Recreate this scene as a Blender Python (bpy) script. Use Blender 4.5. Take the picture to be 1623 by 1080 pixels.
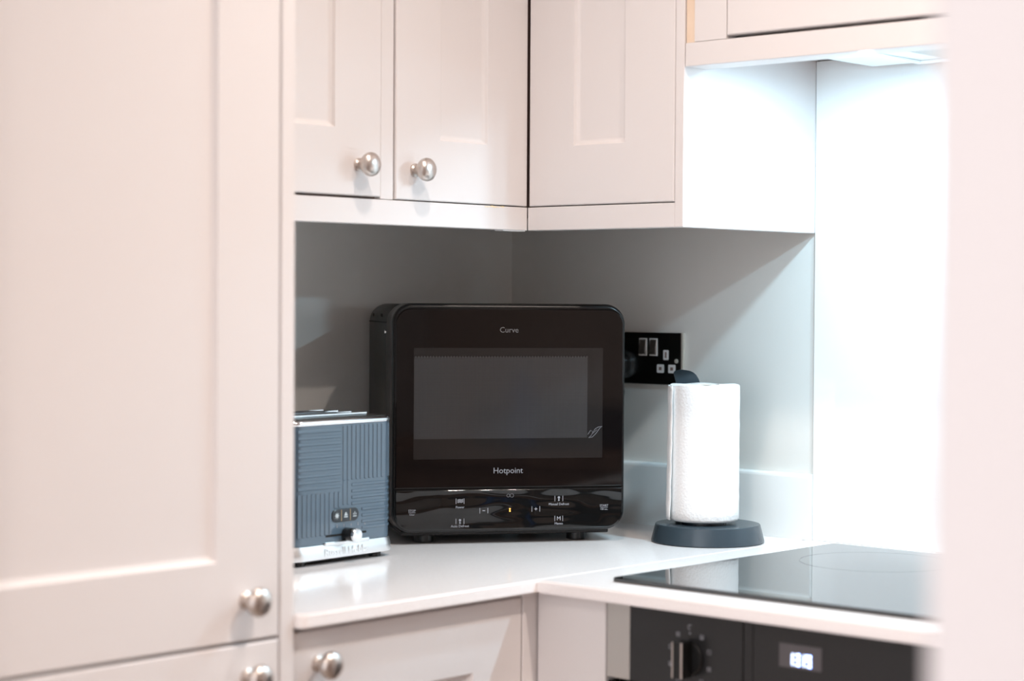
import bpy, bmesh, math
from mathutils import Matrix, Vector
for o in list(bpy.data.objects): bpy.data.objects.remove(o)
SC = bpy.context.scene
COL = SC.collection
PI = math.pi

# ------------------------------------------------------------------ camera
cam_d = bpy.data.cameras.new('camera'); cam = bpy.data.objects.new('camera', cam_d); COL.objects.link(cam)
SC.camera = cam
cam_d.sensor_width = 36.0; cam_d.sensor_fit = 'HORIZONTAL'
cam_d.lens = 3216.94 * 36 / 1623
cr = Vector((0.74141758, 0.67101816, 0.00588337)); cu = Vector((-0.0185376, 0.01171674, 0.99975951)); cf = Vector((-0.67078785, 0.74134833, -0.02112606))
M = Matrix.Identity(4)
for i in range(3):
    M[i][0] = cr[i]; M[i][1] = cu[i]; M[i][2] = -cf[i]
M.translation = (2.35031473, -2.59634379, 1.27629253)
cam.matrix_world = M
cam_d.dof.use_dof = True; cam_d.dof.focus_distance = 3.02; cam_d.dof.aperture_fstop = 2.8
cam_d.clip_start = 0.05

# ------------------------------------------------------------------ world, lights, exposure
wd = bpy.data.worlds.new('world'); SC.world = wd; wd.use_nodes = True
wb = wd.node_tree.nodes['Background']
wb.inputs[0].default_value = (0.93, 0.94, 1.0, 1); wb.inputs[1].default_value = 1.9
SC.view_settings.view_transform = 'Standard'; SC.view_settings.look = 'None'
SC.view_settings.gamma = 1.0; SC.view_settings.use_curve_mapping = False
SC.view_settings.exposure = 0.40
WARM = (1.0, 0.86, 0.77); COOL = (0.55, 0.83, 1.0)
CEIL_W = [4.0, 11.0, 5.0, 7.0]; HOOD_W = [2.9, 4.0]
CEIL_SPOTS = [(0.92, -0.87), (1.75, -0.87), (2.35, -2.55), (1.25, -2.7)]  # last two are unseen, added outside the doorway to light the wall edge
HOOD_SPOTS = [(0.872, -0.26), (1.09, -0.26)]

def area(name, loc, size, power, col, rot=(0, 0, 0), spread=180):
    l = bpy.data.lights.new(name, 'AREA'); l.shape = 'DISK'; l.size = size; l.energy = power; l.color = col
    l.spread = math.radians(spread)
    o = bpy.data.objects.new(name, l); COL.objects.link(o); o.location = loc; o.rotation_euler = rot
    return o

# ------------------------------------------------------------------ materials
def mat(name, col, rough=0.5, metal=0.0, spec=0.5, coat=0.0, coat_rough=0.05, emit=None, es=0.0):
    m = bpy.data.materials.new(name); m.use_nodes = True
    b = m.node_tree.nodes['Principled BSDF']
    b.inputs['Base Color'].default_value = (*col, 1); b.inputs['Roughness'].default_value = rough
    b.inputs['Metallic'].default_value = metal; b.inputs['Specular IOR Level'].default_value = spec
    b.inputs['Coat Weight'].default_value = coat; b.inputs['Coat Roughness'].default_value = coat_rough
    if emit:
        b.inputs['Emission Color'].default_value = (*emit, 1); b.inputs['Emission Strength'].default_value = es
    return m
def N(m, t, **k):
    n = m.node_tree.nodes.new(t)
    for a, v in k.items(): setattr(n, a, v)
    return n
def LK(m, a, b): m.node_tree.links.new(a, b)
def bump_noise(m, scale, strength, dist=0.001, detail=3, stretch=None):
    b = m.node_tree.nodes['Principled BSDF']
    tc = N(m, 'ShaderNodeTexCoord'); nz = N(m, 'ShaderNodeTexNoise'); bp = N(m, 'ShaderNodeBump')
    nz.inputs['Scale'].default_value = scale; nz.inputs['Detail'].default_value = detail
    bp.inputs['Strength'].default_value = strength; bp.inputs['Distance'].default_value = dist
    if stretch:
        mp = N(m, 'ShaderNodeMapping'); mp.inputs['Scale'].default_value = stretch
        LK(m, tc.outputs['Object'], mp.inputs[0]); LK(m, mp.outputs[0], nz.inputs['Vector'])
    else: LK(m, tc.outputs['Object'], nz.inputs['Vector'])
    LK(m, nz.outputs[0], bp.inputs['Height']); LK(m, bp.outputs[0], b.inputs['Normal'])
    return m
def speckle(m, c1, c2, scale, lo=0.45, hi=0.6):
    b = m.node_tree.nodes['Principled BSDF']
    tc = N(m, 'ShaderNodeTexCoord'); nz = N(m, 'ShaderNodeTexNoise'); r = N(m, 'ShaderNodeValToRGB')
    nz.inputs['Scale'].default_value = scale; nz.inputs['Detail'].default_value = 4
    r.color_ramp.elements[0].position = lo; r.color_ramp.elements[0].color = (*c1, 1)
    r.color_ramp.elements[1].position = hi; r.color_ramp.elements[1].color = (*c2, 1)
    LK(m, tc.outputs['Object'], nz.inputs['Vector']); LK(m, nz.outputs[0], r.inputs[0]); LK(m, r.outputs[0], b.inputs['Base Color'])
    return m

PAINT = bump_noise(mat('cabinet_paint', (0.775, 0.733, 0.720), 0.48, spec=0.3), 60, 0.05)
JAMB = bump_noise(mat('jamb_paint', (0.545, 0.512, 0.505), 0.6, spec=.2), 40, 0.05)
GAPDK = mat('gap_shade', (0.25, 0.18, 0.16), 0.7)  # dark brown on carcasses and socket slots, paints in the shade of the gaps
WALL = bump_noise(mat('wall_paint', (0.74, 0.735, 0.70), 0.32, spec=0.5), 120, 0.12, 0.0006)
PLAIN = mat('room_paint', (0.50, 0.40, 0.35), 0.7)
CEIL = mat('ceiling_paint', (0.82, 0.80, 0.77), 0.8)
FLOORM = speckle(mat('floor_tile', (0.3, 0.24, 0.2), 0.4), (0.24, 0.19, 0.16), (0.34, 0.28, 0.24), 6)
QUARTZ = speckle(mat('worktop_quartz', (0.86, 0.85, 0.83), 0.12, spec=0.5), (0.91, 0.86, 0.845), (0.94, 0.895, 0.88), 350)
SEAM = mat('worktop_joint', (0.75, 0.62, 0.50), 0.6)
UPST = mat('upstand_quartz', (0.80, 0.82, 0.81), 0.2)
SPLASH = mat('splashback_glass', (0.90, 0.92, 0.92), 0.08, coat=0.5)
NICKEL = bump_noise(mat('brushed_nickel', (0.62, 0.56, 0.52), 0.32, 1.0), 50, 0.35, 0.0006, stretch=(1, 30, 1))
CHROME = mat('chrome', (0.80, 0.82, 0.84), 0.12, 1.0)
STEEL = bump_noise(mat('brushed_steel', (0.56, 0.54, 0.51), 0.48, 0.9), 30, 0.15, 0.0004, stretch=(1, 1, 40))
BLKGL = mat('black_glass', (0.008, 0.007, 0.007), 0.05, spec=0.5)
HOBGL = mat('hob_glass', (0.006, 0.007, 0.008), 0.03, spec=0.85)
HOBPR = mat('hob_print', (0.022, 0.022, 0.025), 0.12)
DOORGL = mat('microwave_door_gloss', (0.004, 0.003, 0.003), 0.05, spec=0.38)
BLKPL = mat('black_plastic', (0.010, 0.010, 0.010), 0.27, spec=0.35)
BLKSAT = bump_noise(mat('black_satin_metal', (0.016, 0.015, 0.013), 0.4), 300, 0.1, 0.0005)
WAVY = bump_noise(mat('glossy_film_panel', (0.004, 0.004, 0.004), 0.05, spec=0.5), 14, 1.0, 0.006, 1, stretch=(0.6, 1, 1.6))
PRINT = mat('grey_print', (0.34, 0.34, 0.37), 0.5)
PRINT2 = mat('dim_print', (0.22, 0.22, 0.24), 0.5)
PRINT3 = mat('faint_print', (0.14, 0.135, 0.135), 0.5)
AMBER = mat('amber_led', (0.9, 0.4, 0.05), 0.5, emit=(1.0, 0.42, 0.06), es=3.0)
LEDW = mat('display_digits', (0.6, 0.7, 1), 0.5, emit=(0.55, 0.68, 1.0), es=2.2)
LCD = mat('display_glass', (0.10, 0.09, 0.095), 0.3)
OVENBL = mat('oven_black', (0.014, 0.014, 0.015), 0.28)
SLATE = bump_noise(mat('slate_plastic', (0.034, 0.050, 0.063), 0.24), 80, 0.05)
TOAST = mat('toaster_blue_grey', (0.075, 0.115, 0.155), 0.2, spec=0.6, coat=0.4)
TOPDK = mat('toaster_top_metal', (0.12, 0.11, 0.10), 0.3, 0.8)
BRCHR = mat('toaster_chrome_base', (0.82, 0.84, 0.85), 0.32, 1.0)
DARKCAV = mat('dark_cavity', (0.004, 0.004, 0.004), 0.9)
WHPL = mat('white_plastic', (0.80, 0.80, 0.80), 0.35)
NICKBK = bump_noise(mat('black_nickel', (0.085, 0.075, 0.068), 0.33, 1.0), 60, 0.25, 0.0005, stretch=(1, 1, 12))
FILTER = mat('hood_metal', (0.80, 0.83, 0.84), 0.4, 0.2)
RECESS_TAN = speckle(mat('recess_bounce_tan', (0.8, 0.6, 0.45), 0.6), (0.80, 0.62, 0.47), (0.84, 0.67, 0.52), 20)  # cabinet strip tinted tan for the warm bounce light in its recess
EDGEM = mat('satin_edge', (0.66, 0.63, 0.56), 0.45, 0.3)
LENS = mat('lamp_lens', (0.5, 0.55, 0.6), 0.2, emit=(0.80, 0.94, 1.0), es=4.0)
LENSW = mat('warm_lens', (0.6, 0.55, 0.5), 0.3, emit=WARM, es=12.0)
WOOD = speckle(mat('brown_wood', (0.22, 0.12, 0.08), 0.45), (0.16, 0.085, 0.055), (0.26, 0.15, 0.10), 9)
DKPL = mat('dark_plastic', (0.015, 0.02, 0.03), 0.3)
BLUEPL = mat('blue_plastic', (0.03, 0.09, 0.25), 0.25)
PAPER = mat('paper_towel', (0.86, 0.85, 0.84), 0.95, spec=0.1)
def paper_bump(m):
    b = m.node_tree.nodes['Principled BSDF']
    tc = N(m, 'ShaderNodeTexCoord'); v = N(m, 'ShaderNodeTexVoronoi'); bp = N(m, 'ShaderNodeBump')
    v.inputs['Scale'].default_value = 260
    bp.inputs['Strength'].default_value = 0.35; bp.inputs['Distance'].default_value = 0.0012
    LK(m, tc.outputs['Object'], v.inputs['Vector']); LK(m, v.outputs['Distance'], bp.inputs['Height']); LK(m, bp.outputs[0], b.inputs['Normal'])
paper_bump(PAPER)
def mesh_mat():
    m = mat('microwave_window_mesh', (0.05, 0.048, 0.048), 0.08, spec=0.4)
    b = m.node_tree.nodes['Principled BSDF']
    tc = N(m, 'ShaderNodeTexCoord'); v = N(m, 'ShaderNodeTexVoronoi'); r = N(m, 'ShaderNodeValToRGB')
    mp = N(m, 'ShaderNodeMapping'); mp.inputs['Scale'].default_value = (1, 0.0, 1.0)
    v.inputs['Scale'].default_value = 560; v.inputs['Randomness'].default_value = 0.0
    r.color_ramp.elements[0].position = 0.25; r.color_ramp.elements[0].color = (0.022, 0.021, 0.021, 1)
    r.color_ramp.elements[1].position = 0.42; r.color_ramp.elements[1].color = (0.046, 0.043, 0.043, 1)
    LK(m, tc.outputs['Object'], mp.inputs[0]); LK(m, mp.outputs[0], v.inputs['Vector'])
    LK(m, v.outputs['Distance'], r.inputs[0]); LK(m, r.outputs[0], b.inputs['Base Color'])
    return m
MESHM = mesh_mat()
WINM = mat('microwave_window_border', (0.016, 0.014, 0.0135), 0.06, spec=0.4)

# ------------------------------------------------------------------ mesh helpers
def box(bm, x0, x1, y0, y1, z0, z1, bev=0.0, seg=2):
    b = bmesh.new()
    bmesh.ops.create_cube(b, size=1)
    for v in b.verts:
        v.co = Vector(((x0 + x1) / 2 + v.co.x * (x1 - x0), (y0 + y1) / 2 + v.co.y * (y1 - y0), (z0 + z1) / 2 + v.co.z * (z1 - z0)))
    if bev > 0:
        bmesh.ops.bevel(b, geom=list(b.edges), offset=bev, segments=seg, affect='EDGES', profile=0.5)
    me = bpy.data.meshes.new('t'); b.to_mesh(me); b.free(); bm.from_mesh(me); bpy.data.meshes.remove(me)
    return bm
def rings(bm, loops, cap0=True, cap1=True, close=False):
    vs = [[bm.verts.new(p) for p in l] for l in loops]
    n = len(vs[0])
    for a, b in zip(vs, vs[1:]):
        for i in range(n):
            j = (i + 1) % n
            bm.faces.new((a[i], a[j], b[j], b[i])).smooth = True
    if cap0: bm.faces.new(list(reversed(vs[0])))
    if cap1: bm.faces.new(vs[-1])
    bmesh.ops.recalc_face_normals(bm, faces=bm.faces)
    return bm
def rrect(x0, x1, z0, z1, r, y, seg=8, rb=None):
    rb = r if rb is None else rb
    pts = []
    for cx, cz, a0, rr in ((x1 - r, z1 - r, 0, r), (x0 + r, z1 - r, 90, r), (x0 + rb, z0 + rb, 180, rb), (x1 - rb, z0 + rb, 270, rb)):
        for k in range(seg + 1):
            a = math.radians(a0 + 90 * k / seg)
            pts.append(Vector((cx + rr * math.cos(a), y, cz + rr * math.sin(a))))
    return pts
def rrect_xy(x0, x1, y0, y1, r, z, seg=6):
    return [Vector((p.x, p.z, z)) for p in rrect(x0, x1, y0, y1, r, 0, seg)]
def lathe(bm, prof, seg=40, axis='z', c=(0, 0, 0)):
    loops = []
    c = Vector(c)
    for d, r in prof:
        l = []
        for k in range(seg):
            a = 2 * PI * k / seg
            rr = max(r, 1e-5)
            if axis == 'z': l.append(c + Vector((rr * math.cos(a), rr * math.sin(a), d)))
            elif axis == 'y': l.append(c + Vector((rr * math.cos(a), -d, rr * math.sin(a))))
            else: l.append(c + Vector((d, rr * math.cos(a), rr * math.sin(a))))
        loops.append(l)
    return rings(bm, loops)
def cyl(bm, c, r, h, axis='z', seg=24, bev=0.0):
    p = [(0, r), (h, r)] if not bev else [(0, r - bev), (bev, r), (h - bev, r), (h, r - bev)]
    return lathe(bm, p, seg, axis, c)
def tube(bm, pts, r, seg=10):
    loops = []
    up = Vector((0, 0, 1))
    for i, p in enumerate(pts):
        p = Vector(p)
        t = (Vector(pts[min(i + 1, len(pts) - 1)]) - Vector(pts[max(i - 1, 0)])).normalized()
        a = t.cross(up if abs(t.z) < 0.95 else Vector((1, 0, 0))).normalized(); b = t.cross(a)
        loops.append([p + (a * math.cos(2 * PI * k / seg) + b * math.sin(2 * PI * k / seg)) * r for k in range(seg)])
    return rings(bm, loops)
def ring_flat(bm, cx, cy, z, r, w, seg=64):
    a = [bm.verts.new((cx + r * math.cos(2 * PI * k / seg), cy + r * math.sin(2 * PI * k / seg), z)) for k in range(seg)]
    b = [bm.verts.new((cx + (r - w) * math.cos(2 * PI * k / seg), cy + (r - w) * math.sin(2 * PI * k / seg), z)) for k in range(seg)]
    for k in range(seg): bm.faces.new((a[k], a[(k + 1) % seg], b[(k + 1) % seg], b[k]))
    return bm
I4 = Matrix.Identity(4)
ROOTM = {}
def frame(x, y, z=0.0, deg=0.0): return Matrix.Translation((x, y, z)) @ Matrix.Rotation(math.radians(deg), 4, 'Z')
def obj(name, bm, m, parent=None, F=I4, smooth=35, label=None):
    me = bpy.data.meshes.new(name)
    if isinstance(bm, bmesh.types.BMesh): bm.to_mesh(me); bm.free()
    else: me = bm
    if not smooth:
        for p in me.polygons: p.use_smooth = False
    if smooth:
        fl = [p.use_smooth for p in me.polygons]
        me.set_sharp_from_angle(angle=math.radians(smooth))
        for p, q in zip(me.polygons, fl): p.use_smooth = q
    me.materials.clear(); me.materials.append(m)
    o = bpy.data.objects.new(name, me); COL.objects.link(o)
    o.matrix_basis = F
    ROOTM[o.name] = F.copy()
    if parent:
        o.parent = parent; o.matrix_parent_inverse = ROOTM[parent.name].inverted()
    if label: o['label'] = label
    return o
def B(*a, **k): return box(bmesh.new(), *a, **k)
def empty(name, F, label, cat, group=None):
    o = bpy.data.objects.new(name, None); COL.objects.link(o); o.matrix_basis = F; o.empty_display_size = 0.05
    ROOTM[o.name] = F.copy(); return tag(o, label, cat, group)
def tag(o, label, cat, group=None):
    o['label'] = label; o['category'] = cat
    if group: o['group'] = group
    return o
def struct(o): o['kind'] = 'structure'; return o
def text_mesh(body, size, extr=0.0002, spacing=1.0, offset=0.0):
    c = bpy.data.curves.new('txt', 'FONT'); c.body = body; c.size = size; c.align_x = 'CENTER'; c.align_y = 'CENTER'
    c.extrude = extr; c.space_character = spacing; c.offset = offset; c.resolution_u = 3
    o = bpy.data.objects.new('txt', c); COL.objects.link(o)
    dg = bpy.context.evaluated_depsgraph_get(); dg.update()
    me = bpy.data.meshes.new_from_object(o.evaluated_get(dg))
    bpy.data.objects.remove(o); bpy.data.curves.remove(c)
    me.transform(Matrix.Rotation(PI / 2, 4, 'X'))
    return me
def text(body, size, x, y, z, F, parent, m, name='lettering', extr=0.0002, spacing=1.0, sx=1.0, offset=0.0, label=None):
    me = text_mesh(body, size, extr, spacing, offset)
    me.transform(Matrix.Translation((x, y, z)) @ Matrix.Scale(sx, 4, (1, 0, 0)))
    return obj(name, me, m, parent, F, smooth=0, label=label)

# shaker door: front face at local y=yf facing -y
def shaker(x0, x1, z0, z1, fl, fr, fb, ft, yf=0.0, t=0.02):
    bm = bmesh.new()
    def rect(a, b, c, d, y): return [Vector((a, y, c)), Vector((b, y, c)), Vector((b, y, d)), Vector((a, y, d))]
    e = 0.0016
    i0, i1, j0, j1 = x0 + fl, x1 - fr, z0 + fb, z1 - ft
    L = [rect(x0, x1, z0, z1, yf + t), rect(x0, x1, z0, z1, yf + e), rect(x0 + e * .4, x1 - e * .4, z0 + e * .4, z1 - e * .4, yf + e * .4), rect(x0 + e, x1 - e, z0 + e, z1 - e, yf),
         rect(i0, i1, j0, j1, yf)]
    for ins, dep in ((0.0008, 0.0012), (0.0025, 0.0040), (0.0065, 0.0062), (0.0085, 0.0066)):
        L.append(rect(i0 + ins, i1 - ins, j0 + ins, j1 - ins, yf + dep))
    rings(bm, L)
    for f in bm.faces: f.smooth = False
    return bm
def knob_mesh():
    return lathe(bmesh.new(), [(0, .0095), (.0025, .0095), (.0035, .0080), (.0045, .0064), (.0065, .0063), (.0095, .0076), (.0130, .0104), (.0165, .0134), (.0200, .0157), (.0235, .0167), (.0270, .0160), (.0298, .0136), (.0318, .0098), (.0330, .0055), (.0334, .0)], 36, 'y')
KM = None
def knob(x, y, z, F, parent, label=None):
    global KM
    if KM is None:
        KM = bpy.data.meshes.new('knob'); b = knob_mesh(); b.to_mesh(KM); b.free()
    return obj('knob', KM, NICKEL, parent, F @ Matrix.Translation((x, y, z)), smooth=50)

# ================================================================== STRUCTURE
RX = 2.75; CH = 2.42; FY = -1.66
struct(obj('floor', B(-0.1, RX + .1, -4.0, 0.1, -0.05, 0.0), FLOORM))
struct(obj('ceiling', B(-0.1, RX + .1, -4.0, 0.1, CH, CH + .05), CEIL))
struct(obj('wall_left', B(-0.1, 0, FY - .1, 0.1, 0, CH), WALL))
struct(obj('wall_back', B(0, RX, 0.0, 0.1, 0, CH), WALL))
struct(obj('wall_right', B(RX, RX + 0.1, -4.0, 0.1, 0, CH), PLAIN))
bm = bmesh.new()
box(bm, 1.8585, RX, FY - .1, FY, 0, CH)
struct(obj('wall_front', bm, JAMB))
bm = bmesh.new(); box(bm, 0, .72, FY - .1, FY, 0, CH); struct(obj('wall_front', bm, JAMB))

# ================================================================== TALL CABINET
F = frame(0.60, -1.654, 0, 90)
t = empty('tall_cabinet', F, 'full height pale painted shaker cabinet filling the left side, two doors with round knobs', 'cabinet')
obj('carcass', B(0.002, .598, .0225, .59, .10, 2.25), GAPDK, t, F)
obj('end_panel', B(.5995, .620, 0, .59, 0.0, 2.27, bev=.001, seg=1), PAINT, t, F)
d = obj('door', shaker(.006, .5972, .8876, 2.25, .09, .091, .0915, .09), PAINT, t, F)
knob(.5475, 0, .9335, F, d)
d = obj('door', shaker(.006, .5972, .15, .8838, .09, .091, .0915, .09), PAINT, t, F)
knob(.5500, 0, .8465, F, d)
obj('plinth', B(.002, .598, .05, .07, 0.0, .145), PAINT, t, F)

# ================================================================== WALL CABINETS ON THE LEFT WALL
F = frame(0.332, -1.031, 0, 90)
t = empty('wall_cabinet', F, 'pale shaker wall cabinet between the tall cabinet and the corner wall cabinet', 'cabinet')
obj('carcass', B(.002, .395, .014, .33, 1.412, 2.13), GAPDK, t, F)
obj('end_stile', B(.3955, .4205, .003, .33, 1.4115, 2.13, bev=.001, seg=1), PAINT, t, F)
d = obj('door', shaker(.004, .3925, 1.4145, 2.12, .088, .0862, .091, .09, yf=-.001), PAINT, t, F)
knob(.3505, -.001, 1.4562, F, d)

F = frame(0.332, -.610, 0, 90)
t = empty('corner_wall_cabinet', F, 'pale corner wall cabinet with two narrow shaker doors meeting at the inside corner', 'cabinet')
bm = B(.002, .6095, .022, .33, 1.412, 2.13); box(bm, .299, .6095, -.276, .0215, 1.412, 2.13)
obj('carcass', bm, GAPDK, t, F)
d = obj('door', shaker(.0015, .2763, 1.4125, 2.12, .0885, .0870, .0865, .09), PAINT, t, F)
knob(.0385, 0, 1.4545, F, d)
F2 = frame(0.3345, -.333, 0, 0)
obj('door', shaker(.0001, .2722, 1.4125, 2.12, .0868, .0890, .0865, .09), PAINT, t, F2)
obj('side_panel', B(.2735, .2890, 0, .332, 1.3765, 2.13, bev=.0008, seg=1), PAINT, t, F2, label='outer side panel lit by the hood lamps')

t = empty('light_pelmet', frame(.332, -.333, 1.3765), 'pale painted pelmet strip under the left and corner wall cabinets, chipped near the corner', 'pelmet')
obj('board', B(.312, .332, -1.031, -.3335, 1.3765, 1.4107, bev=.0007, seg=1), PAINT, t)
obj('board', B(.3325, .6077, -.333, -.313, 1.3765, 1.4107, bev=.0007, seg=1), PAINT, t)
obj('under_strip', B(.314, .330, -.385, -.336, 1.3750, 1.3764), WHPL, t)
bm = bmesh.new()
import random
random.seed(4)
for k in range(9):
    y = -.425 + .0047 * k; s = random.uniform(.0012, .0026)
    bmesh.ops.create_icosphere(bm, subdivisions=1, radius=s, matrix=Matrix.Translation((.3318, y, 1.4095 + random.uniform(-.0008, .0006))) @ Matrix.Diagonal((.3, 1.8, .6, 1)))
obj('chipped_edge', bm, mat('bare_board', (0.85, 0.70, 0.45), 0.8), t)

# ================================================================== EXTRACTOR CABINET + HOOD
F = frame(.6237, -.333, 0, 0)
t = empty('extractor_cabinet', F, 'pale wall cabinet above the hob with deep pelmet and proud door, top right', 'cabinet')
obj('carcass', B(.0015, .62, .024, .332, 1.6375, 2.13), GAPDK, t, F)
obj('recessed_filler', B(.0015, .0165, .0025, .0235, 1.633, 2.13), RECESS_TAN, t, F, label='recessed strip with warm bounce light painted in tan')
obj('stile', B(.0167, .0712, .0, .0235, 1.633, 2.13, bev=.0006, seg=1), PAINT, t, F)
obj('stile', B(.565, .62, .0, .0235, 1.633, 2.13, bev=.0006, seg=1), PAINT, t, F)
obj('door', shaker(.0727, .563, 1.6375, 2.12, .09, .09, .09, .09, yf=-.001), PAINT, t, F)
obj('pelmet', B(.0012, .62, .0, .050, 1.5997, 1.6325, bev=.0008, seg=1), PAINT, t, F)

t = empty('extractor_hood', frame(.98, -.17, 1.615), 'built-in extractor hood under the cabinet above the hob, two cool lamps', 'extractor hood')
obj('body', B(.757, 1.203, -.2815, -.061, 1.6145, 1.637, bev=.001, seg=1), FILTER, t)
bm = bmesh.new()
for a in ((.842, 1.15, -.278, -.270), (.842, 1.15, -.083, -.075), (.842, .850, -.270, -.083), (1.142, 1.15, -.270, -.083)): box(bm, a[0], a[1], a[2], a[3], 1.6105, 1.6140)
obj('filter_frame', bm, FILTER, t)
for k in range(22):
    x = .900 + k * .008
    obj('slat', B(x, x + .004, -.228, -.088, 1.6115, 1.6140), STEEL, t, smooth=0)
for hi, (x, y) in enumerate(HOOD_SPOTS):
    obj('lamp', cyl(bmesh.new(), (x, y, 1.6118), .0205, .0022, 'z', 28), LENS, t)
    area('hood_lamp', (x, y, 1.6108), .038, HOOD_W[hi], COOL)
    pl = bpy.data.lights.new('hood_fill', 'POINT'); pl.energy = 0.5; pl.color = COOL; pl.shadow_soft_size = .01  # added fill point under each lamp, brightens the top of the side panel
    po = bpy.data.objects.new('hood_fill', pl); COL.objects.link(po); po.location = (x, y, 1.600)

# ================================================================== SPLASHBACK, UPSTANDS, WORKTOPS
tag(obj('glass_splashback', B(.6242, 1.9, -.006, -.0003, .9101, 1.6365, bev=.0008, seg=1), SPLASH), 'glossy white glass splashback panel behind the hob, brightly lit from above', 'splashback')
def upst(a, b, along):
    # profile (distance from wall, height), front top edge rounded
    pr = [(.0003, .9101), (.012, .9101), (.012, 1.0045), (.0112, 1.0075), (.0092, 1.0096), (.0062, 1.0105), (.0003, 1.0105)]
    if along == 'x': loops = [[Vector((q, -d, z)) for d, z in pr] for q in (a, b)]
    else: loops = [[Vector((d, q, z)) for d, z in pr] for q in (a, b)]
    bm = rings(bmesh.new(), loops)
    for f in bm.faces: f.smooth = False
    return bm
tag(obj('upstand', upst(.0125, .6238, 'x'), UPST), 'pale upstand strip along the back wall behind the paper roll', 'upstand')
tag(obj('upstand', upst(-1.032, -.0003, 'y'), UPST), 'pale upstand strip along the left wall behind toaster and microwave', 'upstand')
def slab(pts_top, z0, z1, e=.0022):
    # pts: ccw outline; bevel top and bottom edges
    bm = bmesh.new()
    f = bm.faces.new([bm.verts.new((x, y, z0)) for x, y in pts_top])
    r = bmesh.ops.extrude_face_region(bm, geom=[f])
    for v in r['geom']:
        if isinstance(v, bmesh.types.BMVert): v.co.z = z1
    bmesh.ops.recalc_face_normals(bm, faces=bm.faces)
    es = [ed for ed in bm.edges if abs(ed.verts[0].co.z - ed.verts[1].co.z) < 1e-6]
    bmesh.ops.bevel(bm, geom=es, offset=e, segments=2, affect='EDGES')
    return bm
r = .014; y0 = -1.0335; xf = .613
arc = [(xf - r + r * math.sin(a), y0 + r - r * math.cos(a)) for a in [PI / 2 * k / 6 for k in range(7)]]
ptsA = [(.0005, y0)] + arc + [(xf, -.0005), (.0005, -.0005)]
tag(obj('worktop', slab(ptsA, .8925, .91), QUARTZ), 'white polished worktop on the left run carrying the toaster and microwave', 'worktop')
ptsB = [(xf + .0006, -.6257), (1.9, -.6257), (1.9, -.0005), (xf + .0006, -.0005)]
tag(obj('worktop', slab(ptsB, .8925, .91), QUARTZ), 'white polished worktop on the right run with the hob set in it', 'worktop')

# ================================================================== BASE CABINETS
F = frame(.59, -1.0335, 0, 90)
t = empty('base_cabinet', F, 'pale shaker base cabinet under the left worktop, knob near its top left', 'cabinet')
obj('carcass', B(.002, .405, .022, .585, .14, .885), GAPDK, t, F)
d = obj('door', shaker(.0035, .4048, .16, .8850, .09, .0917, .09, .0865), PAINT, t, F)
knob(.046, 0, .8455, F, d)
obj('corner_post', B(.4068, .4412, 0, .05, .10, .8915, bev=.001, seg=1), PAINT, t, F)
obj('plinth', B(.002, .44, .05, .07, 0, .10), PAINT, t, F)
F = frame(.5925, -.60, 0, 0)
t = empty('corner_filler', F, 'plain pale filler panel between the inside corner and the oven', 'panel')
obj('panel', B(.0, .1155, .0, .02, .10, .8915, bev=.001, seg=1), PAINT, t, F)
obj('plinth', B(.0, .1155, .05, .07, 0, .0995), PAINT, t, F)
F = frame(1.308, -.60, 0, 0)
t = empty('base_cabinet', F, 'pale base cabinet right of the oven, hidden behind the wall edge', 'cabinet')
obj('carcass', B(.002, .59, .022, .59, .14, .89), PAINT, t, F)
obj('door', shaker(.004, .588, .16, .883, .09, .09, .09, .09), PAINT, t, F)

# ================================================================== OVEN
F = frame(.7095, -.60, 0, 0)
t = empty('oven', F, 'black built-in oven with steel edge strips, rotary knob and lit clock', 'oven')
obj('housing', B(.004, .592, .022, .55, .30, .884), OVENBL, t, F)
obj('steel_strip', B(.0005, .0378, .0, .0215, .7935, .8905, bev=.0008, seg=1), STEEL, t, F)
obj('steel_strip', B(.558, .5955, .0, .0215, .7935, .8905, bev=.0008, seg=1), STEEL, t, F)
obj('control_fascia', B(.0382, .2128, .0, .0215, .7935, .8905, bev=.0006, seg=1), OVENBL, t, F)
obj('control_fascia', B(.2137, .2271, .0005, .0215, .7935, .8905, bev=.0006, seg=1), OVENBL, t, F)
obj('control_fascia', B(.2280, .5576, .0, .0215, .7935, .8905, bev=.0006, seg=1), OVENBL, t, F)
obj('door', B(.0005, .5955, .002, .0215, .32, .789, bev=.002, seg=2), BLKGL, t, F)
dsp = obj('display', B(.2660, .3255, -.0006, -.0001, .8405, .8685), LCD, t, F)
SEG = {'1': 'bc', '3': 'abcdg', '9': 'abcdfg', '8': 'abcdefg', '0': 'abcdef'}
def seg7(bm, ch, x, z, w, h, k, y):
    for s in SEG[ch]:
        if s == 'a': box(bm, x, x + w, y, y + .0003, z + h - k, z + h)
        if s == 'd': box(bm, x, x + w, y, y + .0003, z, z + k)
        if s == 'g': box(bm, x, x + w, y, y + .0003, z + h / 2 - k / 2, z + h / 2 + k / 2)
        if s in 'bc': zz = z + (h / 2 if s == 'b' else 0); box(bm, x + w - k, x + w, y, y + .0003, zz, zz + h / 2)
        if s in 'ef': zz = z + (h / 2 if s == 'f' else 0); box(bm, x, x + k, y, y + .0003, zz, zz + h / 2)
bm = bmesh.new()
seg7(bm, '1', .2805, .8435, .0055, .0145, .0024, -.0011); seg7(bm, '3', .2880, .8435, .0072, .0145, .0024, -.0011)
seg7(bm, '1', .2965, .8435, .0055, .0145, .0024, -.0011); seg7(bm, '9', .3040, .8435, .0072, .0145, .0024, -.0011)
obj('digits', bm, LEDW, dsp, F, smooth=0)
KX, KZ = .1330, .8335
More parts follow.
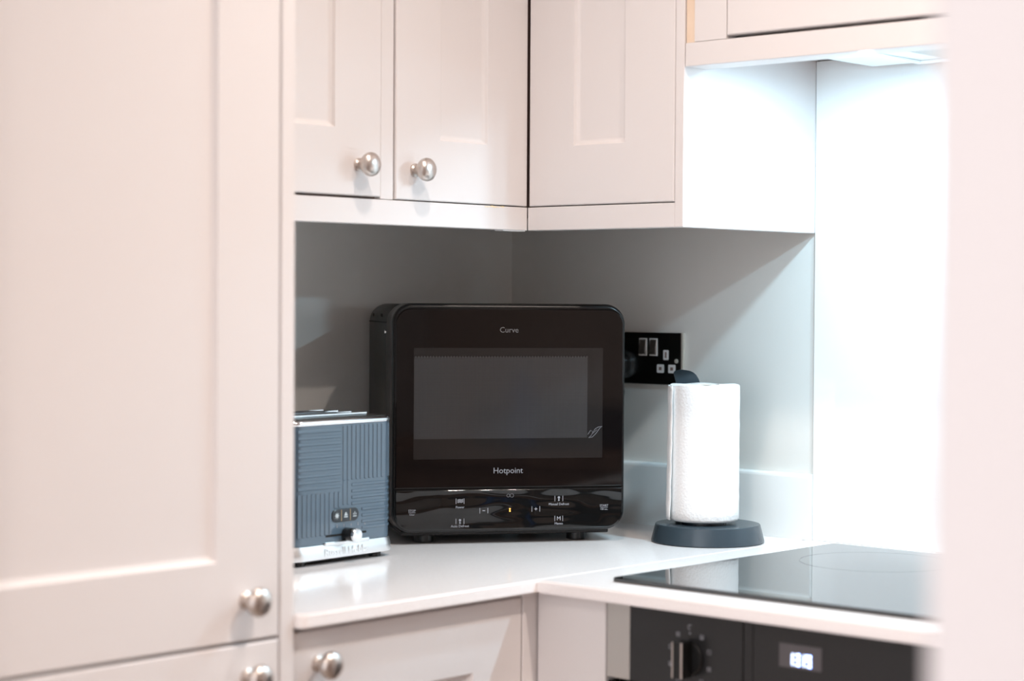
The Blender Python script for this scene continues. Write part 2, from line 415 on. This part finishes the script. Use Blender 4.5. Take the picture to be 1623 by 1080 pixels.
kb = obj('control_knob', lathe(bmesh.new(), [(0, .0215), (.003, .0215), (.005, .0195), (.006, .0)], 40, 'y', (KX, 0, KZ)), BLKPL, t, F)
obj('grip', B(KX - .0075, KX + .0075, -.026, -.005, KZ - .0225, KZ + .0225, bev=.0012, seg=2), BLKPL, kb, F)
bm = bmesh.new(); box(bm, KX - .0078, KX - .0060, -.0266, -.0255, KZ - .022, KZ + .022); box(bm, KX + .0055, KX + .0080, -.0266, -.0255, KZ - .022, KZ + .022)
obj('grip_edge', bm, NICKEL, kb, F)
for i in range(10):
    a = PI / 2 + 2 * PI * i / 10
    x = KX + .031 * math.cos(a); z = KZ + .034 * math.sin(a)
    bm = bmesh.new(); s = .0027
    if i == 0:
        box(bm, x - .001, x + .001, -.0004, -.0001, z - .0045, z - .0025)
        z += .004
        for q in range(9):
            b = math.radians(50 + 28 * q); box(bm, x + .0028 * math.cos(b) - .0005, x + .0028 * math.cos(b) + .0005, -.0004, -.0001, z + .0028 * math.sin(b) - .0005, z + .0028 * math.sin(b) + .0005)
    else:
        for (u0, u1, v0, v1) in ((-s, s, s - .0006, s), (-s, s, -s, -s + .0006), (-s, -s + .0006, -s, s), (s - .0006, s, -s, s)): box(bm, x + u0, x + u1, -.0004, -.0001, z + v0, z + v1)
        if i % 2: box(bm, x - s * .6, x + s * .6, -.0004, -.0001, z - .0004, z + .0004)
        if i % 3 == 0: box(bm, x - .0012, x + .0012, -.0004, -.0001, z - .0019, z - .0009)
    obj('symbol', bm, PRINT, t, F, smooth=0)
bm = bmesh.new()
for q in range(9):
    b = math.radians(-20 + 28 * q); box(bm, .432 + .004 * math.cos(b) - .0006, .432 + .004 * math.cos(b) + .0006, -.0004, -.0001, .8085 + .004 * math.sin(b) - .0006, .8085 + .004 * math.sin(b) + .0006)
obj('symbol', bm, PRINT, t, F, smooth=0)

# ================================================================== HOB
t = empty('hob', frame(.99, -.31, .91), 'black glass induction hob set in the right worktop, reflecting the splashback', 'hob')
bm = bmesh.new()
rings(bm, [rrect_xy(.6945, 1.2845, -.5700, -.0550, .004, .9103), rrect_xy(.6938, 1.2852, -.5707, -.0543, .005, .9120), rrect_xy(.6938, 1.2852, -.5707, -.0543, .005, .9150), rrect_xy(.6952, 1.2838, -.5693, -.0557, .004, .9160)])
obj('glass_plate', bm, HOBGL, t, smooth=15)
for cx, cy, rr in ((.855, -.195, .105), (1.125, -.195, .078)):
    obj('cooking_zone', ring_flat(bmesh.new(), cx, cy, .91615, rr, .0012), HOBPR, t, smooth=0)

# ================================================================== MICROWAVE
MA = 54.5
F = frame(.2250, -.5080, .91, MA)
MW = .3550
t = empty('microwave', F, 'black glossy microwave oven standing diagonally in the worktop corner', 'microwave')
zb, zt = .0175, .3572
R1 = .030
def rr(ins, y, x0=0, x1=MW, z0=zb, z1=zt, r=R1): return rrect(x0 + ins, x1 - ins, z0 + ins, z1 - ins, max(r - ins, .002), y, 10)
obj('front_frame', rings(bmesh.new(), [rr(.0052, .0042), rr(.0022, .0052), rr(.0006, .0080), rr(0, .012), rr(0, .060), rr(.002, .0615)]), BLKPL, t, F, smooth=60)
secs = [rr(.0022, .0622), rr(.0015, .063), rr(.0015, .244)]
for y, ins in ((.258, .006), (.270, .014), (.281, .030), (.290, .052), (.298, .085)):
    secs.append(rrect(ins, MW - ins, zb + .0015, zt - .0015 - max(0, (y - .25)) * .2, .022, y, 10))
bd = obj('casing', rings(bmesh.new(), secs), BLKSAT, t, F, smooth=50)
bm = B(.0005, .0018, .068, .243, .3275, .3290)
obj('casing_seam', bm, DARKCAV, bd, F)
for yy in (.112, .122, .2): obj('vent_hole', cyl(bmesh.new(), (.0008, yy, .3385), .0025, .0012, 'x', 12), DARKCAV, bd, F)
def screw_x():
    b = lathe(bmesh.new(), [(-.0016, .0032), (.0004, .0030), (.0012, .0)], 16, 'x', (0, .0745, .3140))
    bmesh.ops.scale(b, vec=(-1, 1, 1), verts=b.verts); bmesh.ops.recalc_face_normals(b, faces=b.faces)
    return b
obj('screw', screw_x(), CHROME, bd, F)
# door: rounded top corners, straight bottom
dz0 = .0838; dz1 = zt - .0075
def drr(ins, y):
    x0, x1, z0, z1, r = .0042 + ins, MW - .0042 - ins, dz0 + ins, dz1 - ins, .024 - ins
    return rrect(x0, x1, z0, z1, r, y, 10, rb=.0015)
door = obj('door', rings(bmesh.new(), [drr(.0, .0060), drr(0, .0015), drr(.0004, .0006), drr(.0016, .0000)]), DOORGL, t, F, smooth=50)
obj('door_rim', rings(bmesh.new(), [rrect(.0030, MW - .0030, dz0 - .0006, dz1 + .0012, .0252, .0062, 10, rb=.002), rrect(.0030, MW - .0030, dz0 - .0006, dz1 + .0012, .0252, .0030, 10, rb=.002)]), BLKPL, t, F)
wn = obj('window', B(.0315, .3185, -.0004, .0004, .1270, .2915), WINM, door, F, smooth=0)
obj('window', B(.0317, .2950, -.0007, .0003, .1570, .2785), MESHM, door, F, smooth=0, label='fine perforated mesh area of the window')
# tiny dotted top row
bm = bmesh.new()
for k in range(60):
    x = .0335 + k * .0044
    box(bm, x, x + .0018, -.0008, -.0004, .2770, .2795)
obj('mesh_edge', bm, mat('mesh_dots', (0.03, 0.028, 0.028), .3), door, F, smooth=0)
text('Curve', .0115, .1745, -.0003, .3180, F, door, PRINT3)
text('Hotpoint', .0122, .1740, -.0003, .1090, F, door, PRINT2, sx=1.0)
# scratch smear
bm = bmesh.new()
sm = [(.296, .162), (.300, .168), (.304, .166), (.301, .160), (.297, .157), (.303, .158), (.309, .164), (.314, .171), (.318, .174), (.312, .173), (.307, .170), (.303, .163), (.310, .169)]
tube(bm, [(a, -.0006, b) for a, b in sm], .00035, 5)
obj('smear', bm, PRINT2, door, F)
# control panel
cz1 = .0822
cp_l = [rrect(.0040 + i, MW - .0040 - i, zb + .0040 + i, cz1 - i, .0015, y, 10, rb=.026 - i) for i, y in ((0, .0060), (0, .0020), (.0006, .0008), (.0020, .0002))]
# dense front for wavy bump is material only
cp = obj('control_panel', rings(bmesh.new(), cp_l), WAVY, t, F, smooth=50)
def u(px): return (px - 621.5) / 370.0 * MW * (1 - .0) 
def zz(py): return zt - (py - 481.3) / 1070.0
def bars(px, py, hw=6.3, hh=4.3):
    bm = bmesh.new()
    for s in (-1, 1):
        x = u(px + s * hw); box(bm, x - .00035, x + .00035, -.0004, -.0001, zz(py + hh), zz(py - hh))
    return bm
def sbox(bm, px0, px1, py0, py1): box(bm, u(px0), u(px1), -.0004, -.0001, zz(py1), zz(py0))
bm = bars(727.5, 794.3)
for j in (-2.4, -.4, 1.6):
    for k in range(8):
        w = .6 * math.sin(k * PI / 2 + .5); sbox(bm, 723.2 + k * 1.15, 724.5 + k * 1.15, 794 + j + w - .1, 794.8 + j + w)
obj('button_icon', bm, PRINT, cp, F, smooth=0)
bm = bars(727.5, 826.3)
for cy_, s in ((824.4, 2.0), (829, 1.3)):
    cyl(bm, (u(727.5), -.0001, zz(cy_)), s / 1070 * .95, .0003, 'y', 10)
sbox(bm, 726.9, 728.1, 824, 829)
obj('button_icon', bm, PRINT, cp, F, smooth=0)
bm = bars(884.2, 792.5)
for cy_, s in ((790.8, 2.0), (795.2, 1.3)):
    cyl(bm, (u(884.2), -.0001, zz(cy_)), s / 1070 * .95, .0003, 'y', 10)
sbox(bm, 883.6, 884.8, 790, 795)
obj('button_icon', bm, PRINT, cp, F, smooth=0)
bm = bars(765, 810); sbox(bm, 762.8, 767.2, 809.5, 810.4); obj('button_icon', bm, PRINT, cp, F, smooth=0)
bm = bars(847.5, 808.6); sbox(bm, 845.2, 849.8, 808.1, 809.1); sbox(bm, 847, 848, 806.3, 810.9); obj('button_icon', bm, PRINT, cp, F, smooth=0)
bm = bars(884.2, 824.5); obj('button_icon', bm, PRINT, cp, F, smooth=0)
def tx(s, size, px, py, m=PRINT, **k): return text(s, size, u(px), -.0002, zz(py), F, cp, m, **k)
tx('M', .0085, 884.2, 824.6)
tx('Power', .0050, 727.5, 804.0); tx('Auto Defrost', .0050, 727.5, 834.0)
tx('Manual Defrost', .0050, 884.2, 801.5); tx('Memo', .0050, 884.2, 832.6)
tx('STOP', .0046, 652.5, 808.5); tx('Clear', .0036, 652.5, 814.5)
tx('START', .0046, 957, 805.0); tx('+30 sec.', .0036, 957, 810.8)
for a_ in ((647, 658, 811.2, 811.8), (951, 963, 807.6, 808.2)):
    bm = bmesh.new(); sbox(bm, *a_); obj('button_line', bm, PRINT, cp, F, smooth=0)
bm = bmesh.new()
for px, rr_ in ((803.6, 2.4), (809.2, 2.8)):
    for q in range(12):
        b = 2 * PI * q / 12; sbox(bm, px + rr_ * math.cos(b) - .35, px + rr_ * math.cos(b) + .35, 786.5 + rr_ * math.sin(b) - .35, 786.5 + rr_ * math.sin(b) + .35)
obj('key_lock_icon', bm, PRINT2, cp, F, smooth=0)
bm = bmesh.new()
for py in (807.9, 811.2): cyl(bm, (u(806.2), -.0001, zz(py)), .0011, .0004, 'y', 12)
obj('clock_dots', bm, AMBER, cp, F, label='two small lit amber dots')
for x, y in ((.055, .045), (.290, .045), (.075, .27), (.265, .27)):
    obj('foot', lathe(bmesh.new(), [(0, .0130), (.001, .0148), (.0165, .0148), (.019, .0148)], 24, 'z', (x, y, .0002)), BLKPL, t, F)
obj('base_plate', B(.018, MW - .018, .03, .24, .0105, .0185, bev=.002), BLKPL, t, F)

# ================================================================== SOCKET AND PLUG
t = empty('wall_socket', frame(.299, 0, 1.179), 'black nickel double wall socket with white inserts on the back wall', 'socket')
FS = frame(.2265, -.0003, 1.1372, 0)
obj('plate', B(0, .1440, -.0045, 0, 0, .0838, bev=.0008, seg=1), NICKBK, t, FS)
obj('plate_edge', B(.1442, .1487, -.0042, 0, 0, .0838, bev=.0004, seg=1), EDGEM, t, FS, label='bright chrome edge')
for cx in (.0670, .0885):
    s = obj('switch', B(cx - .0082, cx + .0082, -.0052, -.0046, .0460, .0745), WHPL, t, FS, label='rocker switch in a white surround')
    bm = bmesh.new()
    vs = [Vector((cx - .0065, -.0052, .0478)), Vector((cx + .0065, -.0052, .0478)), Vector((cx + .0065, -.0052, .0727)), Vector((cx - .0065, -.0052, .0727))]
    top = [Vector((cx - .0060, -.0098, .0490)), Vector((cx + .0060, -.0098, .0490)), Vector((cx + .0060, -.0060, .0720)), Vector((cx - .0060, -.0060, .0720))]
    rings(bm, [vs, top]); obj('rocker', bm, NICKEL, s, FS, smooth=0)
def insert(cx, cz, w, h, hw, hh):
    o = obj('pin_hole', rings(bmesh.new(), [rrect(cx - w, cx + w, cz - h, cz + h, .0018, -.0046, 4), rrect(cx - w, cx + w, cz - h, cz + h, .0018, -.0054, 4)]), WHPL, t, FS)
    obj('slot', B(cx - hw, cx + hw, -.0056, -.0055, cz - hh, cz + hh), GAPDK, o, FS, smooth=0)
insert(.1140, .0480, .0052, .0080, .0017, .0048)
insert(.1030, .0258, .0070, .0068, .0028, .0026); insert(.1262, .0258, .0070, .0068, .0028, .0026)
obj('screw', lathe(bmesh.new(), [(0, .0036), (.001, .0036), (.0016, .0)], 18, 'y', (.1352, -.0046, .0385)), EDGEM, t, FS)
obj('screw', lathe(bmesh.new(), [(0, .0036), (.001, .0036), (.0016, .0)], 18, 'y', (.0105, -.0046, .0385)), EDGEM, t, FS)
t = empty('power_plug', frame(.2600, -.005, 1.1720), 'black mains plug in the left half of the double socket, beside the microwave', 'plug')
FP = frame(.2600, -.0050, 1.1685, 0)
secs = []
for y, w, h in ((0, .0235, .0215), (-.003, .0245, .0225), (-.010, .0245, .0225), (-.013, .0215, .0195), (-.022, .0205, .0185), (-.030, .0215, .0195), (-.034, .018, .016), (-.035, .010, .009)):
    secs.append([Vector((w * math.copysign(abs(math.cos(a)) ** .8, math.cos(a)), y, h * math.copysign(abs(math.sin(a)) ** .8, math.sin(a)))) for a in [2 * PI * k / 32 for k in range(32)]])
obj('plug_body', rings(bmesh.new(), secs), BLKPL, t, FP, smooth=60)
bm = bmesh.new(); tube(bm, [(.0, -.018, -.019), (.002, -.018, -.030), (.006, -.018, -.045), (.003, -.017, -.09), (-.03, -.017, -.15), (-.05, -.018, -.20), (-.08, -.02, -.2535)], .0036, 10)
obj('cable', bm, BLKPL, t, FP, smooth=60)

# ================================================================== TOASTER
F = frame(.3120, -.7827, .91, 93)
TL, TD = .205, .160
t = empty('toaster', F, 'blue-grey toaster with woven rib pattern and chrome base, half hidden by the tall cabinet', 'toaster')
def tr(ins, z, r=.022): return rrect_xy(ins, TL - ins, ins, TD - ins, r, z, 8)
obj('base_band', rings(bmesh.new(), [tr(.002, .0078, .024), tr(-.0035, .0084, .026), tr(-.0045, .0120, .027), tr(-.0035, .0200, .026), tr(-.0012, .0275, .024), tr(.0005, .0280, .022)]), BRCHR, t, F, smooth=50, label='chrome base band with embossed lettering')
body = obj('body', rings(bmesh.new(), [tr(0, .0281), tr(0, .1905)]), TOAST, t, F, smooth=50)
obj('top_rim', rings(bmesh.new(), [tr(-.0002, .1906), tr(-.0016, .1915), tr(-.0020, .1945), tr(-.0008, .1975), tr(.003, .1988)]), CHROME, t, F, smooth=60)
tp = obj('top_plate', rings(bmesh.new(), [tr(.0035, .1970, .019), tr(.0035, .1992, .019), tr(.012, .2002, .012)]), TOPDK, t, F, smooth=50)
for y in (.048, .104):
    obj('bread_slot', B(.022, TL - .025, y - .013, y + .013, .2003, .2006), DARKCAV, tp, F, smooth=0)
    bm = bmesh.new()
    box(bm, .020, TL - .024, y - .0165, y - .0140, .2003, .2040, bev=.0008, seg=1); box(bm, .020, TL - .024, y + .0140, y + .0160, .2003, .2030)
    obj('slot_rail', bm, CHROME, tp, F)
obj('underside', rings(bmesh.new(), [tr(.012, .0030, .014), tr(.010, .0077, .014)]), BLKPL, t, F)
for x in (.03, TL - .024):
    for y in (.016, TD - .03): obj('foot', cyl(bmesh.new(), (x, y, .0003), .009, .0075, 'z', 20), BLKPL, t, F)
# ribs moulded in a woven pattern, front face (y=0) and wrapping the right end
def ribs(kind, x0, x1, z0, z1, pitch=.0086, w=.0047, wrap=False):
    bm = bmesh.new()
    h = .0011
    if kind == 'v':
        x = x0
        while x < x1 - w:
            if x + w < TL - .021: box(bm, x, x + w, -h, .0006, z0, z1, bev=.0007, seg=1)
            x += pitch
    else:
        z = z0
        while z < z1 - w:
            xe = min(x1, TL - .021)
            box(bm, x0, xe, -h, .0006, z, z + w, bev=.0007, seg=1)
            if wrap:
                loop0 = []
                secs = []
                for k in range(9):
                    a = PI / 2 * k / 8
                    cx, cy, r0 = TL - .022, .022, .022
                    d = Vector((math.sin(a), -math.cos(a), 0)); c = Vector((cx, cy, 0))
                    secs.append([c + d * (r0 - .0005) + Vector((0, 0, z)), c + d * (r0 + h) + Vector((0, 0, z + .0007)), c + d * (r0 + h) + Vector((0, 0, z + w - .0007)), c + d * (r0 - .0005) + Vector((0, 0, z + w))])
                secs.append([p + Vector((0, TD - .05, 0)) for p in secs[-1]])
                rings(bm, secs)
            z += pitch
    return bm
obj('rib_panel', ribs('h', .012, .0955, .1035, .1890), TOAST, body, F, smooth=40)
bm = ribs('v', .0990, TL - .018, .1130, .1890)
for a in (.35, .8, 1.25):   # ribs on the rounded corner
    c = Vector((TL - .022 + .022 * math.sin(a), .022 - .022 * math.cos(a), 0))
    q = bmesh.new(); box(q, -.002, .002, -.0009, .0006, .113, .189, bev=.0007, seg=1)
    bmesh.ops.transform(q, matrix=Matrix.Translation(c) @ Matrix.Rotation(a, 4, 'Z'), verts=q.verts)
    me = bpy.data.meshes.new('q'); q.to_mesh(me); q.free(); bm.from_mesh(me); bpy.data.meshes.remove(me)
box(bm, .0990, .1030, -.0009, .0006, .0790, .113, bev=.0007, seg=1); box(bm, .1078, .1118, -.0009, .0006, .0790, .113, bev=.0007, seg=1)
obj('rib_panel', bm, TOAST, body, F, smooth=40)
obj('rib_panel', ribs('v', .012, .080, .040, .0985), TOAST, body, F, smooth=40)
bm = ribs('v', .0815, .0960, .076, .0985)
obj('rib_panel', bm, TOAST, body, F, smooth=40)
bm = ribs('h', .1165, TL - .018, .0780, .1110, wrap=True)
me_ = ribs('h', .1370, TL - .018, .0430, .0770, wrap=True)
m2 = bpy.data.meshes.new('q'); me_.to_mesh(m2); me_.free(); bm.from_mesh(m2); bpy.data.meshes.remove(m2)
obj('rib_panel', bm, TOAST, body, F, smooth=40)
# buttons
cx, cz = .1035, .0655
bp_ = obj('button_panel', rings(bmesh.new(), [rrect(cx - .0265, cx + .0265, cz - .0088, cz + .0088, .0086, .0002, 8), rrect(cx - .0265, cx + .0265, cz - .0088, cz + .0088, .0086, -.0016, 8), rrect(cx - .0255, cx + .0255, cz - .0078, cz + .0078, .0078, -.0022, 8)]), mat('button_dark', (0.02, 0.026, 0.032), .35), t, F, smooth=50)
bm = bmesh.new()
for dx in (-.0088, .0088): box(bm, cx + dx - .0004, cx + dx + .0004, -.0026, -.0020, cz - .0078, cz + .0078)
obj('divider', bm, mat('brass_line', (0.45, 0.33, 0.18), .5), bp_, F, smooth=0)
bm = bmesh.new()
cyl(bm, (cx - .0175, -.0021, cz), .0030, .0005, 'y', 12)
for q in range(8):
    b = 2 * PI * q / 8; box(bm, cx - .0175 + .0041 * math.cos(b) - .0004, cx - .0175 + .0041 * math.cos(b) + .0004, -.0026, -.0021, cz + .0041 * math.sin(b) - .0004, cz + .0041 * math.sin(b) + .0004)
rings(bm, [[Vector((cx - .0035, y, cz - .001)), Vector((cx + .0035, y, cz - .001)), Vector((cx + .0008, y, cz + .0038)), Vector((cx - .0008, y, cz + .0038))] for y in (-.0021, -.0026)])
box(bm, cx - .0035, cx + .0035, -.0026, -.0021, cz - .0035, cz - .0018)
for k in range(3): box(bm, cx + .0145 + k * .0026, cx + .0155 + k * .0026, -.0026, -.0021, cz - .001, cz + .0035 - abs(k - 1) * .0018)
box(bm, cx + .0142, cx + .0212, -.0026, -.0021, cz - .0035, cz - .0022)
obj('button_symbols', bm, mat('pale_print', (0.45, 0.5, 0.52), .5), bp_, F, smooth=0)
for i, ch in enumerate('123456'):
    text(ch, .0052, .0745 + i * .0138, -.0002, .0506 + (.0), F, t, PRINT, name='number')
# browning slider
obj('slider_slot', rings(bmesh.new(), [rrect(.0660, .1470, .0372, .0402, .0014, .0004, 4), rrect(.0660, .1470, .0372, .0402, .0014, -.0003, 4)]), DARKCAV, t, F)
sl = obj('slider_knob', lathe(bmesh.new(), [(0, .0088), (.001, .0092), (.0175, .0092), (.0180, .0088)], 28, 'y', (.1055, -.0004, .0388)), BLKPL, t, F)
obj('knob_cap', lathe(bmesh.new(), [(.0181, .0088), (.0186, .0093), (.0222, .0093), (.0228, .0086), (.0230, 0)], 28, 'y', (.1055, -.0004, .0388)), CHROME, sl, F)
# bulge above the name and embossed name on base
obj('base_notch', B(.062, .150, -.0040, .0002, .0255, .0310, bev=.0015), BRCHR, t, F)
text('Russell Hobbs', .0150, .1035, -.0043, .0165, F, t, BRCHR, extr=.0005, sx=1.02, offset=.0002)

# ================================================================== PAPER TOWEL ROLL AND HOLDER
HC = (.520, -.131)
F = frame(HC[0], HC[1], .91, 42)   # local x = image right, local y = away from the camera
t = empty('paper_towel_holder', F, 'dark slate plastic kitchen roll holder with round base, on worktop by the hob', 'holder')
obj('base', lathe(bmesh.new(), [(.0002, .0835), (.0015, .0852), (.0035, .0850), (.0265, .0790), (.0275, .0780), (.0278, .0700), (.0275, 0)], 64, 'z'), SLATE, t, F, smooth=30)
obj('hub', lathe(bmesh.new(), [(.0279, .034), (.0310, .034), (.0320, .030), (.0322, .014), (.2200, .013), (.2215, .011), (.2220, .0)], 40, 'z', (-.006, 0, 0)), SLATE, t, F)
# sprung arm behind the roll
bm = bmesh.new(); secs = []
for z, y, a0, a1 in ((.0279, .064, -.044, -.008), (.10, .066, -.044, -.008), (.20, .066, -.0440, -.0075), (.236, .066, -.0440, -.0070), (.2430, .065, -.0460, -.0095), (.2490, .063, -.0478, -.0135), (.2530, .060, -.0485, -.0180), (.2555, .057, -.0465, -.0235), (.2568, .054, -.0420, -.0300)):
    m_ = (a0 + a1) / 2
    secs.append([Vector((a0, y - .002, z)), Vector((m_, y - .0035, z + (.0008 if z > .24 else 0))), Vector((a1, y - .002, z)), Vector((a1, y + .002, z)), Vector((m_, y + .0015, z + (.0008 if z > .24 else 0))), Vector((a0, y + .002, z))])
obj('arm', rings(bm, secs), SLATE, t, F, smooth=60)
RC = (-.0060, 0)
RR = .0527
random.seed(7)
def roll_prof():
    loops = []
    for i, (z, r) in enumerate([(.0325, .022), (.0325, RR - .004), (.0340, RR - .0012), (.0370, RR)] + [(.04 + k * .0098, RR + random.uniform(-.00035, .00035)) for k in range(1, 20)] + [(.2335, RR), (.2365, RR - .0008), (.2372, RR - .003), (.2368, .022)]):
        loops.append([Vector((RC[0] + r * math.cos(2 * PI * k / 72) * (1 + .004 * math.sin(3 * 2 * PI * k / 72 + 1)), RC[1] + r * math.sin(2 * PI * k / 72), z + (.0008 * math.sin(5 * 2 * PI * k / 72) if z > .2 else 0))) for k in range(72)])
    return loops
t = empty('paper_towel_roll', F, 'full roll of white textured paper towel standing on the dark holder', 'paper towel')
lps = roll_prof(); lps.append(lps[0])
bm = bmesh.new()
vs = [[bm.verts.new(p) for p in l] for l in lps[:-1]]
vs.append(vs[0])
for a, b in zip(vs, vs[1:]):
    for i in range(72): bm.faces.new((a[i], a[(i + 1) % 72], b[(i + 1) % 72], b[i])).smooth = True
bmesh.ops.recalc_face_normals(bm, faces=bm.faces)
obj('paper', bm, PAPER, t, F, smooth=50)
obj('core', (lambda b: b)(lathe(bmesh.new(), [(.0330, .0222), (.2355, .0222), (.2355, .0210), (.0330, .0210)], 32, 'z', (RC[0], RC[1], 0))), mat('card_core', (0.5, 0.42, 0.33), .9), t, F)
# loose end of the sheet lifting at the left
bm = bmesh.new(); secs = []
NZ = 24
for k in range(11):
    a = math.radians(128 + k * 8.0)     # from behind round the left to the free edge
    lift = .0008 + .0034 * (k / 10) ** 2
    col_ = []
    for j in range(NZ + 1):
        z = .0350 + (.2355 - .0350) * j / NZ
        rr_ = RR + lift + (.0030 * (k / 10) * (1 - j / NZ) ** 2) + .0004 * math.sin(j * 1.3 + k * .6)
        col_.append(Vector((RC[0] + rr_ * math.cos(a), RC[1] + rr_ * math.sin(a), z)))
    secs.append(col_)
vs = [[bm.verts.new(p) for p in s] for s in secs]
for a, b in zip(vs, vs[1:]):
    for j in range(NZ): bm.faces.new((a[j], a[j + 1], b[j + 1], b[j])).smooth = True
o = obj('loose_sheet', bm, PAPER, t, F, smooth=60)
md = o.modifiers.new('s', 'SOLIDIFY'); md.thickness = .0006

# ================================================================== REST OF THE ROOM (seen in reflections)
F = frame(2.16, -1.62, 0, 0)
t = empty('sideboard', F, 'brown wooden cupboard on the far side of the room, reflected in the microwave door', 'cupboard')
obj('carcass', B(.0, .585, .02, 1.5, .08, .86), WOOD, t, F)
obj('top', B(-.02, .588, .0, 1.52, .8605, .90, bev=.003), WOOD, t, F)
for k in range(3): obj('door', B(-.0205, -.0005, .025 + k * .49, .505 + k * .49, .10, .84, bev=.002), WOOD, t, F)
tag(obj('bottle', lathe(bmesh.new(), [(.9005, .030), (.903, .034), (1.03, .034), (1.06, .026), (1.075, .012), (1.10, .012), (1.102, .0)], 28, 'z', (2.20, -1.13, 0)), BLUEPL), 'blue plastic bottle on the brown cupboard, reflected in the microwave door', 'bottle')
tag(obj('storage_tray', B(2.26, 2.60, -1.30, -.80, .9005, 1.0, bev=.01), DKPL), 'dark plastic tray on the brown cupboard, reflected in the microwave door', 'tray')
for i, (x, y) in enumerate(CEIL_SPOTS):
    nm = ['nearest the cabinets', 'over the middle of the kitchen', 'added unseen outside the doorway, above the camera', 'added unseen outside the doorway, to the left'][i]
    t = empty('ceiling_light', frame(x, y, CH), 'round recessed warm ceiling light ' + nm, 'ceiling light', 'recessed ceiling lights')
    obj('bezel', lathe(bmesh.new(), [(-.001, .045), (-.006, .043), (-.006, .034), (-.001, .033)], 32, 'z', (x, y, CH)), CHROME, t)
    obj('lens', cyl(bmesh.new(), (x, y, CH - .0035), .0325, .002, 'z', 28), LENSW, t)
    area('ceiling_lamp', (x, y, CH - .0065), .06, CEIL_W[i], WARM, spread=135)
